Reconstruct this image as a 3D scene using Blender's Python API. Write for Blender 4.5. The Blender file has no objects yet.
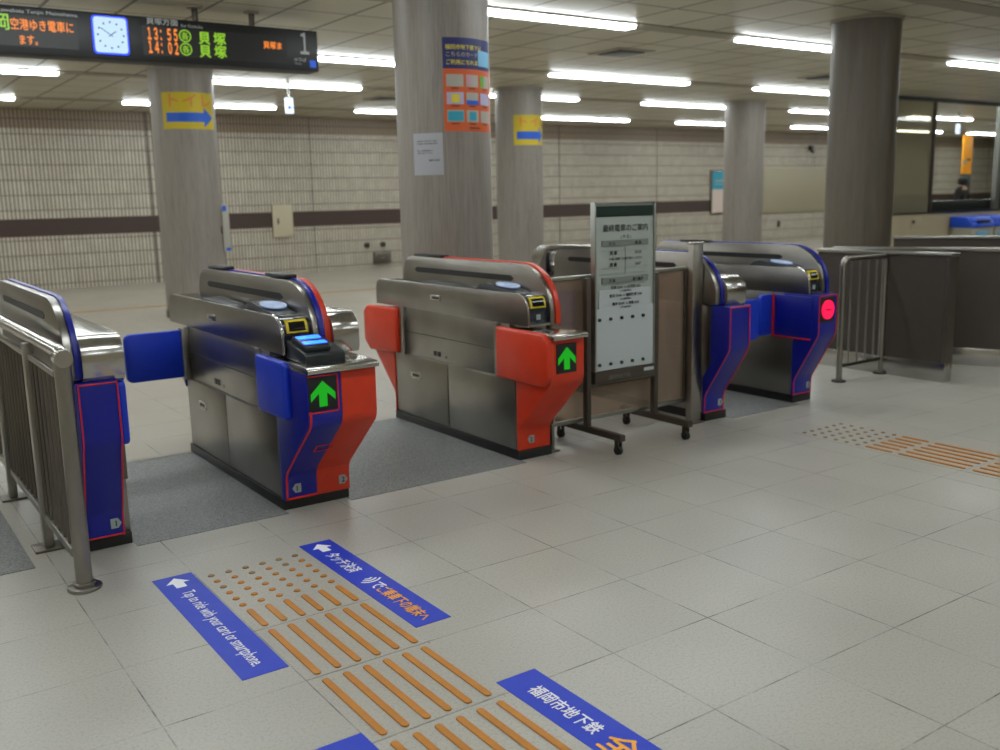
import bpy, bmesh, math, random
from mathutils import Vector, Matrix
random.seed(4)
sc = bpy.context.scene
COL = sc.collection
# ------------------------------------------------------------------ camera, world, exposure
FPX = 963.09
camd = bpy.data.cameras.new('camera'); cam = bpy.data.objects.new('camera', camd); COL.objects.link(cam); sc.camera = cam
camd.sensor_width = 36; camd.lens = FPX * 36 / 1000; camd.clip_end = 200; camd.clip_start = .05
_ya, _pi, _ro = 0.607398, 0.182183, -0.021547
_F = Vector((math.sin(_ya)*math.cos(_pi), math.cos(_ya)*math.cos(_pi), -math.sin(_pi)))
_R = Vector((math.cos(_ya), -math.sin(_ya), 0)); _U = _R.cross(_F)
R_ = math.cos(_ro)*_R + math.sin(_ro)*_U; U_ = -math.sin(_ro)*_R + math.cos(_ro)*_U
M = Matrix((R_, U_, -_F)).transposed().to_4x4(); M.translation = Vector((0, 0, 1.501)); cam.matrix_world = M
camd.dof.use_dof = True; camd.dof.focus_distance = 3.6; camd.dof.aperture_fstop = 2.7
w = bpy.data.worlds.new('world'); sc.world = w; w.use_nodes = True
w.node_tree.nodes['Background'].inputs[0].default_value = (.9, .88, .82, 1)
w.node_tree.nodes['Background'].inputs[1].default_value = .1
sc.view_settings.view_transform = 'Standard'; sc.view_settings.look = 'None'; sc.view_settings.gamma = 1
sc.view_settings.use_curve_mapping = False
sc.view_settings.exposure = 0.0
LAMP = 25.5
HC = 3.25          # ceiling height

# ------------------------------------------------------------------ materials
def lin(c): return tuple((x/255/12.92 if x/255 <= .04045 else ((x/255+.055)/1.055)**2.4) for x in c) + (1,)
def mat(name, rgb, rough=.5, metal=0, emit=None, es=0, alpha=None, spec=None, coat=0):
    m = bpy.data.materials.new(name); m.use_nodes = True; b = m.node_tree.nodes['Principled BSDF']
    b.inputs['Base Color'].default_value = lin(rgb); b.inputs['Roughness'].default_value = rough; b.inputs['Metallic'].default_value = metal
    if emit: b.inputs['Emission Color'].default_value = lin(emit); b.inputs['Emission Strength'].default_value = es
    if spec is not None: b.inputs['Specular IOR Level'].default_value = spec
    if coat: b.inputs['Coat Weight'].default_value = coat; b.inputs['Coat Roughness'].default_value = .1
    return m
class NT:
    def __init__(s, m): s.t = m.node_tree; s.n = s.t.nodes; s.b = s.n['Principled BSDF']
    def node(s, k, **kw):
        x = s.n.new(k)
        for a, v in kw.items(): setattr(x, a, v)
        return x
    def link(s, a, b): s.t.links.new(a, b)
    def m(s, op, a, b=None, c=None):
        x = s.n.new('ShaderNodeMath'); x.operation = op
        for i, v in enumerate((a, b, c)):
            if v is None: continue
            if isinstance(v, (int, float)): x.inputs[i].default_value = v
            else: s.link(v, x.inputs[i])
        return x.outputs[0]
    def mix(s, f, a, b):
        x = s.n.new('ShaderNodeMix'); x.data_type = 'RGBA'
        for i, v in ((0, f), (6, a), (7, b)):
            if isinstance(v, (int, float, tuple)): x.inputs[i].default_value = v
            else: s.link(v, x.inputs[i])
        return x.outputs[2]
    def pos(s):
        g = s.n.new('ShaderNodeNewGeometry'); x = s.n.new('ShaderNodeSeparateXYZ'); s.link(g.outputs['Position'], x.inputs[0])
        return g.outputs['Position'], x.outputs
    def noise(s, vec, scale, detail=3, sc3=None, rough=.5):
        if sc3:
            mp = s.n.new('ShaderNodeMapping'); mp.inputs['Scale'].default_value = sc3; s.link(vec, mp.inputs[0]); vec = mp.outputs[0]
        x = s.n.new('ShaderNodeTexNoise'); x.inputs['Scale'].default_value = scale; x.inputs['Detail'].default_value = detail
        x.inputs['Roughness'].default_value = rough; s.link(vec, x.inputs['Vector']); return x.outputs['Fac']
    def ramp(s, f, a, b):
        x = s.n.new('ShaderNodeMapRange'); x.inputs[1].default_value = a; x.inputs[2].default_value = b; s.link(f, x.inputs[0]); return x.outputs[0]
    def bump(s, h, strength, dist=.01):
        x = s.n.new('ShaderNodeBump'); x.inputs['Strength'].default_value = strength; x.inputs['Distance'].default_value = dist
        s.link(h, x.inputs['Height']); s.link(x.outputs[0], s.b.inputs['Normal'])
def seam(n, v, off, pitch, wd):
    f = n.m('FRACT', n.m('DIVIDE', n.m('SUBTRACT', v, off), pitch))
    d = n.m('MULTIPLY', n.m('MINIMUM', f, n.m('SUBTRACT', 1.0, f)), pitch)
    return n.m('LESS_THAN', d, wd)
def floor_mat(joints=True):
    m = mat('terrazzo_tiles', (170, 166, 156), .34); n = NT(m); P, o = n.pos()
    big = n.noise(P, 1.2, 2); fine = n.noise(P, 260, 2); spk = n.noise(P, 90, 4, rough=.7)
    c = n.mix(n.ramp(big, .3, .7), lin((172, 168, 158)), lin((160, 156, 147)))
    tid = n.node('ShaderNodeTexWhiteNoise'); tid.noise_dimensions = '2D'
    cv = n.node('ShaderNodeCombineXYZ'); n.link(n.m('FLOOR', n.m('DIVIDE', n.m('SUBTRACT', o[0], 1.099), .45)), cv.inputs[0]); n.link(n.m('FLOOR', n.m('DIVIDE', n.m('SUBTRACT', o[1], 2.699), .45)), cv.inputs[1])
    n.link(cv.outputs[0], tid.inputs['Vector'])
    c = n.mix(n.m('MULTIPLY', tid.outputs['Value'], .3), c, lin((150, 146, 138)))
    c = n.mix(n.m('MULTIPLY', n.ramp(spk, .48, .68), .6), c, lin((135, 130, 122)))
    c = n.mix(n.m('MULTIPLY', n.ramp(fine, .45, .7), .25), c, lin((205, 202, 194)))
    s1 = seam(n, o[0], 1.099, .45, .0024); s2 = seam(n, o[1], 2.699, .45, .0024)
    s = n.m('MAXIMUM', s1, s2)
    if not joints: s = n.m('MULTIPLY', s, 0.0)
    # joints: grime comes and goes along their length
    c = n.mix(n.m('MULTIPLY', n.m('GREATER_THAN', o[1], 5.81), .8), c, lin((160, 152, 137)))   # paler flooring inside the gates
    g = n.ramp(n.noise(P, 3.0, 4, rough=.7), .42, .62)
    c = n.mix(n.m('MULTIPLY', s, n.m('ADD', n.m('MULTIPLY', g, .82), .14)), c, lin((62, 58, 52)))
    n.link(c, n.b.inputs['Base Color'])
    n.link(n.m('ADD', n.m('MULTIPLY', big, .16), .30), n.b.inputs['Roughness'])
    n.bump(n.m('SUBTRACT', n.m('MULTIPLY', fine, .1), s), .25, .002)
    return m
def granite_mat():
    m = mat('grey_granite', (125, 125, 126), .5); n = NT(m); P, o = n.pos()
    c = n.mix(n.ramp(n.noise(P, 110, 4, rough=.8), .42, .6), lin((86, 87, 88)), lin((134, 134, 132)))
    n.link(c, n.b.inputs['Base Color']); n.bump(n.noise(P, 240, 2), .3, .002); return m
def wall_mat():
    m = mat('ribbed_wall_tile', (170, 160, 140), .5); n = NT(m); P, o = n.pos()
    rib = seam(n, o[0], .02, .068, .0135); crs = seam(n, o[2], .10, .27, .009); vj = seam(n, o[0], 5.36 - 3.36*4, 3.36, .014)
    zz = o[2]
    tile = n.mix(n.ramp(n.noise(P, 6, 2), .3, .7), lin((204, 195, 177)), lin((190, 181, 163)))
    tn = n.node('ShaderNodeTexWhiteNoise'); tn.noise_dimensions = '2D'; cv = n.node('ShaderNodeCombineXYZ')
    n.link(n.m('FLOOR', n.m('DIVIDE', n.m('SUBTRACT', o[0], .02), .068)), cv.inputs[0]); n.link(n.m('FLOOR', n.m('DIVIDE', n.m('SUBTRACT', o[2], .1), .27)), cv.inputs[1])
    n.link(cv.outputs[0], tn.inputs['Vector'])
    tile = n.mix(n.m('MULTIPLY', tn.outputs['Value'], .35), tile, lin((168, 158, 142)))
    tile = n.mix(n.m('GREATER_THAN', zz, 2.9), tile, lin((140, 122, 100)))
    st = n.m('MULTIPLY', n.m('GREATER_THAN', zz, .98), n.m('LESS_THAN', zz, 1.3))
    tile = n.mix(st, tile, lin((66, 46, 40)))
    g = n.m('MAXIMUM', rib, n.m('MAXIMUM', crs, vj))
    soft = n.m('MAXIMUM', n.m('MULTIPLY', rib, .72), n.m('MAXIMUM', n.m('MULTIPLY', crs, .8), vj))
    tile = n.mix(soft, tile, lin((58, 48, 42)))
    n.link(tile, n.b.inputs['Base Color']); n.bump(n.m('SUBTRACT', 1.0, g), .5, .01); return m
def ceiling_mat():
    m = mat('ceiling_panels', (172, 166, 148), .38, 0); n = NT(m); P, o = n.pos()
    s = n.m('MAXIMUM', seam(n, o[0], .56, .645, .016), seam(n, o[1], 7.86, .8725, .014))
    c = n.mix(n.ramp(n.noise(P, .7, 2), .3, .7), lin((206, 200, 180)), lin((192, 186, 166)))
    cv = n.node('ShaderNodeCombineXYZ'); n.link(n.m('FLOOR', n.m('DIVIDE', n.m('SUBTRACT', o[0], .56), .645)), cv.inputs[0]); n.link(n.m('FLOOR', n.m('DIVIDE', n.m('SUBTRACT', o[1], 7.86), .8725)), cv.inputs[1])
    tn = n.node('ShaderNodeTexWhiteNoise'); tn.noise_dimensions = '2D'; n.link(cv.outputs[0], tn.inputs['Vector'])
    c = n.mix(n.m('MULTIPLY', tn.outputs['Value'], .25), c, lin((176, 170, 150)))
    c = n.mix(s, c, lin((74, 64, 48)))
    n.link(c, n.b.inputs['Base Color']); n.bump(n.m('SUBTRACT', 1.0, s), .4, .006); return m
def steel_mat(name, rgb=(168, 164, 157), rough=.3, sc3=(2, 2, 120), br=1.0):
    m = mat(name, rgb, rough, 1.0); n = NT(m); P, o = n.pos()
    a = n.noise(P, 2.2, 3); b = n.noise(P, 10, 2, sc3=sc3)
    c = n.mix(n.ramp(a, .3, .7), lin(rgb), lin(tuple(int(x*.86) for x in rgb)))
    c = n.mix(n.m('MULTIPLY', b, .3), c, lin(tuple(int(x*.7) for x in rgb)))
    n.link(c, n.b.inputs['Base Color'])
    n.link(n.m('ADD', n.m('MULTIPLY', n.m('SUBTRACT', a, .5), .06), n.m('ADD', rough-.02, n.m('MULTIPLY', b, .04))), n.b.inputs['Roughness'])
    return m
def pillar_mat(name, a, b_, c_):
    m = mat(name, a, .45); n = NT(m); P, o = n.pos()
    s = n.noise(P, 3.2, 5, sc3=(4, 4, .25), rough=.65); t = n.noise(P, 12, 4, sc3=(6, 6, .3), rough=.7)
    c = n.mix(n.ramp(s, .35, .65), lin(a), lin(b_)); c = n.mix(n.m('MULTIPLY', n.ramp(t, .4, .7), .55), c, lin(c_))
    n.link(c, n.b.inputs['Base Color']); return m
def paint(name, rgb, rough=.35, var=.12):
    m = mat(name, rgb, rough); n = NT(m); P, o = n.pos()
    a = n.noise(P, 9, 4, rough=.6)
    n.link(n.mix(n.m('MULTIPLY', n.ramp(a, .35, .75), var*2), lin(rgb), lin(tuple(int(x*.72) for x in rgb))), n.b.inputs['Base Color'])
    n.link(n.m('ADD', n.m('MULTIPLY', a, .15), rough-.07), n.b.inputs['Roughness']); return m
FLOOR = floor_mat(); TILE = floor_mat(False); GRAN = granite_mat(); WALL = wall_mat(); CEIL = ceiling_mat()
STEEL = steel_mat('brushed_steel'); CHROME = steel_mat('bright_steel', (205, 203, 198), .2)
DSTEEL = steel_mat('dull_steel', (128, 122, 114), .38); BROWNSTEEL = steel_mat('bronze_steel', (92, 84, 76), .4)
PIL_A = pillar_mat('stone_pillar', (136, 128, 120), (120, 113, 106), (158, 150, 142))
PIL_E = pillar_mat('shaded_pillar', (98, 89, 77), (85, 77, 67), (110, 101, 88))  # same stone toned darker, the shade around this pillar put into its colour
BLUE = paint('gate_blue', (8, 22, 138), .33); BLUEP = paint('flap_blue', (10, 52, 190), .42, .08); RED = paint('gate_red', (204, 52, 20), .38)
REDLINE = mat('red_line', (214, 36, 30), .4); BLACK = mat('black_base', (20, 20, 21), .4); DECK = mat('dark_deck', (30, 36, 48), .12, coat=.5)
DARKP = mat('dark_plastic', (34, 38, 42), .35); YEL = mat('yellow_frame', (215, 190, 40), .4); GLASSB = mat('reader_window', (12, 14, 16), .08)
DISC = mat('reader_disc', (150, 165, 190), .25, emit=(150, 170, 210), es=.4); LED = mat('blue_led', (40, 80, 255), .4, emit=(20, 80, 255), es=6)
LEDT = mat('led_top', (120, 160, 255), .4, emit=(90, 150, 255), es=3)
GREEN = mat('green_lamp', (10, 90, 16), .4, emit=(14, 190, 24), es=.62); REDL = mat('red_lamp', (255, 20, 70), .4, emit=(255, 12, 75), es=1.0)
BADGE = mat('badge_grey', (150, 160, 160), .5); INK = mat('ink', (30, 30, 32), .5); WHITE = mat('white_ink', (235, 235, 240), .5)
STICK = paint('sticker_blue', (4, 50, 186), .5, .04); ORTX = mat('orange_ink', (240, 165, 40), .5); ORANGE = paint('tactile_orange', (182, 116, 22), .5, .18)
WORN = paint('worn_orange', (140, 112, 70), .5, .2)
TUBE = mat('lamp_diffuser', (250, 250, 250), .5, emit=(240, 248, 250), es=LAMP); HOUS = mat('lamp_housing', (150, 142, 124), .5)
SIGNB = mat('sign_black', (9, 10, 11), .5); SCREEN = mat('led_screen', (24, 25, 24), .5); LO = mat('led_orange', (60, 30, 10), .5, emit=(255, 140, 45), es=1.0)
LG = mat('led_green', (20, 40, 10), .5, emit=(150, 210, 45), es=.9); CLK = mat('clock_face', (90, 100, 110), .5, emit=(200, 232, 255), es=.85)
CLKE = mat('clock_rim', (20, 60, 255), .5, emit=(20, 60, 255), es=1.2); CLKI = mat('clock_ink', (40, 80, 160), .5); GTX = mat('grey_letters', (150, 152, 150), .5, emit=(150, 152, 150), es=.25)
PYEL = mat('poster_yellow', (200, 176, 26), .55); PBLUE = mat('poster_blue', (20, 90, 200), .5); PRED = mat('poster_red', (214, 120, 50), .5)
PNAVY = mat('poster_navy', (24, 32, 96), .45); PORA = mat('poster_orange', (205, 88, 30), .45); PWH = mat('poster_white', (165, 162, 152), .5)
PTEAL = mat('poster_teal', (40, 150, 175), .5); PGRN = mat('poster_green', (110, 165, 50), .5); PLIL = mat('poster_lilac', (175, 170, 200), .5); PPAL = mat('paper', (165, 166, 172), .6)
PSKY = mat('poster_sky', (120, 180, 215), .5); PYE2 = mat('poster_yellow_dot', (225, 205, 70), .5)
BOARD = mat('board_white', (158, 166, 160), .4); BOARD2 = mat('board_paper', (176, 184, 186), .45); DGREEN = mat('dark_green', (8, 38, 30), .4); GREYB = mat('grey_band', (120, 126, 122), .5)
FRAME_L = steel_mat('pale_frame', (176, 178, 172), .35); FRAME_D = mat('dark_frame', (70, 62, 54), .45, .3)
RUB = mat('rubber', (24, 24, 26), .6); CNTR = paint('counter_brown', (66, 58, 52), .42, .1); CREAM = mat('cream_wall', (190, 176, 146), .5)
DK = mat('dark_rail', (26, 26, 24), .4); BINB = mat('bin_blue', (20, 80, 215), .4); BINC = mat('bin_cream', (170, 168, 152), .5); BOXC = mat('cabinet_cream', (186, 176, 150), .5)
BANO = mat('banner_orange', (240, 160, 24), .5, emit=(240, 150, 20), es=.15); COAT = mat('dark_coat', (24, 20, 20), .8); SKIN = mat('skin', (190, 150, 125), .6); HAIR = mat('hair', (14, 12, 12), .6)
EXITL = mat('lit_sign', (235, 245, 255), .5, emit=(215, 232, 255), es=1.3); EXITB = mat('sign_blue_mark', (50, 90, 210), .5, emit=(60, 100, 220), es=.6)
def glass(name, tint, transp, rough=.05):
    m = bpy.data.materials.new(name); m.use_nodes = True; t = m.node_tree; t.nodes.clear()
    o = t.nodes.new('ShaderNodeOutputMaterial'); mx = t.nodes.new('ShaderNodeMixShader'); tr = t.nodes.new('ShaderNodeBsdfTransparent'); g = t.nodes.new('ShaderNodeBsdfPrincipled')
    tr.inputs[0].default_value = lin(transp); g.inputs['Base Color'].default_value = lin(tint); g.inputs['Roughness'].default_value = rough
    mx.inputs[0].default_value = .35; t.links.new(tr.outputs[0], mx.inputs[1]); t.links.new(g.outputs[0], mx.inputs[2]); t.links.new(mx.outputs[0], o.inputs[0]); return m, mx
SMOKE, _ = glass('smoked_acrylic', (168, 152, 136), (232, 220, 208)); _.inputs[0].default_value = .34
GLS, _ = glass('office_glass', (80, 90, 84), (253, 254, 252)); _.inputs[0].default_value = .03
GLS2, _ = glass('olive_glass', (160, 154, 134), (225, 222, 205)); _.inputs[0].default_value = .55

# ------------------------------------------------------------------ mesh building helpers
class MB:
    def __init__(s): s.v = []; s.f = []
    def add(s, v, f):
        b = len(s.v); s.v += [tuple(x) for x in v]; s.f += [tuple(b+i for i in q) for q in f]; return s
    def box(s, x0, x1, y0, y1, z0, z1):
        v = [(x, y, z) for z in (z0, z1) for y in (y0, y1) for x in (x0, x1)]
        return s.add(v, [(0, 2, 3, 1), (4, 5, 7, 6), (0, 1, 5, 4), (2, 6, 7, 3), (0, 4, 6, 2), (1, 3, 7, 5)])
    def prism_x(s, prof, x0, x1):          # prof: (y,z) list
        n = len(prof); v = [(x0, y, z) for y, z in prof] + [(x1, y, z) for y, z in prof]
        return s.add(v, [tuple(range(n)), tuple(range(2*n-1, n-1, -1))] + [(i, n+i, n+(i+1) % n, (i+1) % n) for i in range(n)])
    def prism_z(s, prof, z0, z1):
        n = len(prof); v = [(x, y, z0) for x, y in prof] + [(x, y, z1) for x, y in prof]
        return s.add(v, [tuple(range(n-1, -1, -1)), tuple(range(n, 2*n))] + [(i, (i+1) % n, n+(i+1) % n, n+i) for i in range(n)])
    def prism_y(s, prof, y0, y1):          # prof: (x,z)
        n = len(prof); v = [(x, y0, z) for x, z in prof] + [(x, y1, z) for x, z in prof]
        return s.add(v, [tuple(range(n)), tuple(range(2*n-1, n-1, -1))] + [(i, n+i, n+(i+1) % n, (i+1) % n) for i in range(n)])
    def cyl(s, p0, p1, r, n=20, r1=None):
        p0 = Vector(p0); p1 = Vector(p1); d = (p1-p0).normalized(); a = d.orthogonal().normalized(); b = d.cross(a); r1 = r if r1 is None else r1
        v = []
        for p, rr in ((p0, r), (p1, r1)):
            v += [p + rr*(math.cos(t)*a + math.sin(t)*b) for t in [2*math.pi*i/n for i in range(n)]]
        return s.add(v, [tuple(range(n-1, -1, -1)), tuple(range(n, 2*n))] + [(i, (i+1) % n, n+(i+1) % n, n+i) for i in range(n)])
    def tube(s, pts, r, n=14):
        pts = [Vector(p) for p in pts]; N = len(pts); v = []; up = None
        for i, p in enumerate(pts):
            d = ((pts[min(i+1, N-1)]-p).normalized() + (p-pts[max(i-1, 0)]).normalized()).normalized()
            if up is None: up = d.orthogonal().normalized()
            a = (up - d*up.dot(d)).normalized(); up = a; b = d.cross(a)
            v += [p + r*(math.cos(t)*a + math.sin(t)*b) for t in [2*math.pi*k/n for k in range(n)]]
        f = [tuple(range(n-1, -1, -1)), tuple(range((N-1)*n, N*n))]
        for i in range(N-1):
            f += [(i*n+k, i*n+(k+1) % n, (i+1)*n+(k+1) % n, (i+1)*n+k) for k in range(n)]
        return s.add(v, f)
    def ribbon(s, prof, xa, xb, off, th=.003):   # band following a (y,z) front profile, standing off in -y
        v = []; n = len(prof)
        for dy in (off, off+th):
            for x in (xa, xb): v += [(x, y-dy, z) for y, z in prof]
        f = []
        for i in range(n-1):
            f += [(2*n+i, 2*n+i+1, 3*n+i+1, 3*n+i), (i+1, i, n+i, n+i+1), (i, i+1, 2*n+i+1, 2*n+i), (n+i+1, n+i, 3*n+i, 3*n+i+1)]
        f += [(0, 2*n, 3*n, n), (n-1, 2*n-1, 4*n-1, 3*n-1)]
        return s.add(v, f)
    def map(s, fn): s.v = [fn(*p) for p in s.v]; return s
def build(name, mb, m, parent=None, origin=(0, 0, 0), bevel=0, seg=2, smooth=True, kind=None, label=None):
    me = bpy.data.meshes.new(name); o3 = Vector(origin)
    me.from_pydata([tuple(Vector(p)-o3) for p in mb.v], [], mb.f); me.validate()
    bm = bmesh.new(); bm.from_mesh(me); bmesh.ops.recalc_face_normals(bm, faces=bm.faces[:])
    if bevel:
        es = [e for e in bm.edges if len(e.link_faces) == 2 and e.calc_face_angle(0) > .6]
        bmesh.ops.bevel(bm, geom=es, offset=bevel, segments=seg, affect='EDGES', profile=.5, clamp_overlap=True)
    bm.to_mesh(me); bm.free()
    if smooth:
        me.shade_smooth()
        try: me.set_sharp_from_angle(angle=math.radians(38))
        except Exception: pass
    me.materials.append(m)
    o = bpy.data.objects.new(name, me); COL.objects.link(o)
    if parent: o.parent = parent
    else: o.location = o3
    if kind: o['kind'] = kind
    if label: o['label'] = label
    return o
def thing(name, label, cat, loc, group=None):
    o = bpy.data.objects.new(name, None); COL.objects.link(o); o.location = loc; o.empty_display_size = .1
    o['label'] = label; o['category'] = cat
    if group: o['group'] = group
    return o
def tag(o, label, cat, group=None):
    o['label'] = label; o['category'] = cat
    if group: o['group'] = group
    return o
class Kit:                                   # thing whose parts are written in world coordinates
    def __init__(s, name, label, cat, loc, group=None): s.loc = loc; s.root = thing(name, label, cat, loc, group)
    def part(s, name, mb, m, parent=None, **k): return build(name, mb, m, parent or s.root, s.loc, **k)
def solo(name, mb, m, label, cat, origin, group=None, **k): return tag(build(name, mb, m, None, origin, **k), label, cat, group)
def struct(name, mb, m, **k): return build(name, mb, m, kind='structure', **k)
def text(body, size, bold=0.0, align='LEFT', sx=1.0):
    c = bpy.data.curves.new('t', 'FONT'); c.body = body; c.size = size; c.align_x = align; c.resolution_u = 2; c.extrude = 0
    o = bpy.data.objects.new('t', c); COL.objects.link(o)
    me = bpy.data.meshes.new_from_object(o.evaluated_get(bpy.context.evaluated_depsgraph_get()))
    mb = MB(); b_ = bold*size
    for k_, (dx, dy) in enumerate(((-b_, 0), (b_, 0), (0, b_), (0, -b_)) if bold else ((0, 0),)):
        mb.add([(v.co.x*sx+dx, v.co.y+dy, .00025*k_) for v in me.vertices], [tuple(p.vertices) for p in me.polygons])
    bpy.data.objects.remove(o); bpy.data.meshes.remove(me); bpy.data.curves.remove(c); return mb
def merge(*mbs):
    r = MB()
    for m in mbs: r.add(m.v, m.f)
    return r
def arc(cx, cy, r, a0, a1, n=8): return [(cx+r*math.cos(math.radians(a0+(a1-a0)*i/n)), cy+r*math.sin(math.radians(a0+(a1-a0)*i/n))) for i in range(n+1)]
def grid_face(pts): return MB().add(pts, [tuple(range(len(pts)))])

# ------------------------------------------------------------------ the room
X0, X1, Y0, Y1 = -6.0, 42.0, -5.0, 19.4
struct('floor', MB().box(X0, X1, Y0, Y1, -.1, 0), FLOOR, smooth=False)
struct('ceiling', MB().box(X0, X1, Y0, Y1, HC, HC+.1), CEIL, smooth=False)
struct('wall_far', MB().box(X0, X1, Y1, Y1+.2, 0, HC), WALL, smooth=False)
struct('wall_near', MB().box(X0, X1, Y0-.2, Y0, 0, HC), CREAM, smooth=False)
struct('wall_left', MB().box(X0-.2, X0, Y0, Y1, 0, HC), CREAM, smooth=False)
struct('wall_right', MB().box(X1, X1+.2, Y0, Y1, 0, HC), CREAM, smooth=False)
# grey granite bands set in the gate lanes
for i, (a, b) in enumerate([(-.9, .58), (1.0, 1.72), (2.06, 3.17), (4.9, 5.6)]):
    struct('trim_%d' % (i+1), MB().box(a, b, 4.31, 5.81, 0, .003), GRAN, smooth=False)
struct('trim_5', MB().box(-2, 40, 14.78, 14.9, 0, .004), mat('floor_line_ochre', (170, 130, 70), .5), smooth=False)
# dark service slot that joins the lamps of a row
ROWS = [-1.5, 2.0, 5.5, 7.86, 11.35, 14.1, 17.55]  # first two rows are out of view, added to brighten the near floor
k = 6
for y in ROWS:
    struct('trim_%d' % k, MB().box(X0, 40, y-.13, y+.13, HC-.012, HC), HOUS, smooth=False); k += 1
rowword = {7.86: 'nearest row in view', 11.35: 'second row', 14.1: 'third row', 17.55: 'row closest to the far wall', 5.5: 'row above the gates', 2.0: 'added unseen row in front of the gates', -1.5: 'added unseen row behind the viewer'}
proto = None
def lamp(x, y, lab):
    global proto
    if proto is None:
        t = Kit('ceiling_light', lab, 'light', (x, y, HC), 'strip lights on the ceiling')
        t.part('housing', MB().box(x, x+2.74, y-.115, y+.115, HC-.016, HC-.001), HOUS, bevel=.004)
        pr = [(y-.09, HC-.012), (y-.088, HC-.034), (y-.07, HC-.044), (y+.07, HC-.044), (y+.088, HC-.034), (y+.09, HC-.012)]
        t.part('diffuser', MB().prism_x(pr, x+.02, x+2.72), TUBE); proto = t.root; return
    r = proto.copy(); COL.objects.link(r); r.location = (x, y, HC); r['label'] = lab
    for ch in proto.children: c = ch.copy(); COL.objects.link(c); c.parent = r
colw = ['far left', 'left', 'above the sign', 'left of centre', 'right of centre', 'right', 'further right', 'far right', 'rightmost', 'end']
pil = [(4.15, 13.2, .41, PIL_A), (4.01, 6.45, .357, PIL_A), (9.66, 13.2, .383, PIL_A), (15.16, 13.2, .386, PIL_A), (9.26, 6.45, .347, PIL_E)]
order = ['first', 'second', 'third', 'fourth', 'fifth', 'sixth', 'seventh', 'eighth', 'ninth']
for y in ROWS:
    for i in range(9 if y > 6 else 3 if y > 3 else 4):
        x = -4.3 + 4.4*i
        lamp(x, y, 'long white ceiling strip light, %s from left, %s' % (order[i], rowword[y]))

# ------------------------------------------------------------------ pillars
plab = ['grey stone pillar with yellow arrow sheet, right below the black display',
        'round grey stone pillar behind the red gate, with a blue and orange poster and a white notice',
        'slim distant grey pillar with a yellow sheet, right of the poster pillar',
        'pale distant pillar beside the teal poster with nothing stuck on it',
        'large bare pillar in shade-darkened brown-grey behind the dark counters at the right']
for (x, y, r, m), lab in zip(pil, plab):
    t = Kit('pillar', lab, 'pillar', (x, y, 0))
    t.part('shaft', MB().cyl((x, y, 0), (x, y, HC), r, 64), m)
    t.part('collar', MB().cyl((x, y, HC-.03), (x, y, HC), r+.02, 64), HOUS)
    t.part('plinth', MB().cyl((x, y, 0), (x, y, .1), r+.012, 64), DSTEEL)
def curved(p, a0, a1, z0, z1, off, th=.0015):
    x, y, r, _ = p; n = max(2, int(abs(a1-a0)/4)); mb = MB(); v = []
    for rr in (r+off, r+off+th):
        for z in (z0, z1):
            v += [(x+rr*math.cos(math.radians(a0+(a1-a0)*i/n)), y+rr*math.sin(math.radians(a0+(a1-a0)*i/n)), z) for i in range(n+1)]
    N = n+1; f = []
    for i in range(n):
        f += [(2*N+i, 2*N+i+1, 3*N+i+1, 3*N+i), (i+1, i, N+i, N+i+1), (i, i+1, 2*N+i+1, 2*N+i), (N+i+1, N+i, 3*N+i, 3*N+i+1)]
    f += [(0, 2*N, 3*N, N), (n, N+n, 3*N+n, 2*N+n)]
    return mb.add(v, f)
def wrap(p, mb, a0, z0, off):            # local (u,v) metres -> pillar surface
    x, y, r, _ = p; rr = r+off
    return MB().add([(x+(rr+q)*math.cos(math.radians(a0)+u/r), y+(rr+q)*math.sin(math.radians(a0)+u/r), z0+v) for u, v, q in mb.v], mb.f)
def toilet_sheet(p, a0, z0, z1, lab, wd=.82):
    r = p[2]; da = math.degrees(wd/r); h = z1-z0
    t = Kit('direction_poster', lab, 'poster', (p[0]+r*math.cos(math.radians(a0+da/2)), p[1]+r*math.sin(math.radians(a0+da/2)), z0))
    t.part('sheet', curved(p, a0, a0+da, z0, z1, .001), PYEL)
    d = lambda u: a0+math.degrees(u/r)
    n = 12; v = []; f = []                 # arrow
    pts_t = []; pts_b = []
    u0, u1, u2 = .05, wd*.74, wd*.96; c = z0+h*.32; s1, s2 = h*.13, h*.27
    for i in range(n+1): u = u0+(u1-u0)*i/n; pts_t.append((u, c+s1)); pts_b.append((u, c-s1))
    hd_t = [(u1+(u2-u1)*i/6, c+s2*(1-i/6)) for i in range(7)]; hd_b = [(u, 2*c-z) for u, z in hd_t]
    mb = MB()
    for T, B in ((pts_t, pts_b), (hd_t, hd_b)):
        for i in range(len(T)-1): mb.add([(B[i][0], B[i][1], 0), (B[i+1][0], B[i+1][1], 0), (T[i+1][0], T[i+1][1], 0), (T[i][0], T[i][1], 0)], [(0, 1, 2, 3)])
    t.part('arrow', wrap(p, mb, a0, 0, .004), PBLUE)
    tx = text('トイレ', h*.42, .006); t.part('lettering', wrap(p, tx.map(lambda a, b, c: (a*1.15+.03, b, c)), a0, z0+h*.62, .0045), PRED)
toilet_sheet(pil[0], -145, 2.46, 2.92, 'yellow toilet direction sheet with blue arrow on the near left pillar below the black display', .73)
toilet_sheet(pil[2], -139, 2.33, 2.80, 'yellow toilet direction sheet with blue arrow on the slim distant pillar', .62)
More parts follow.
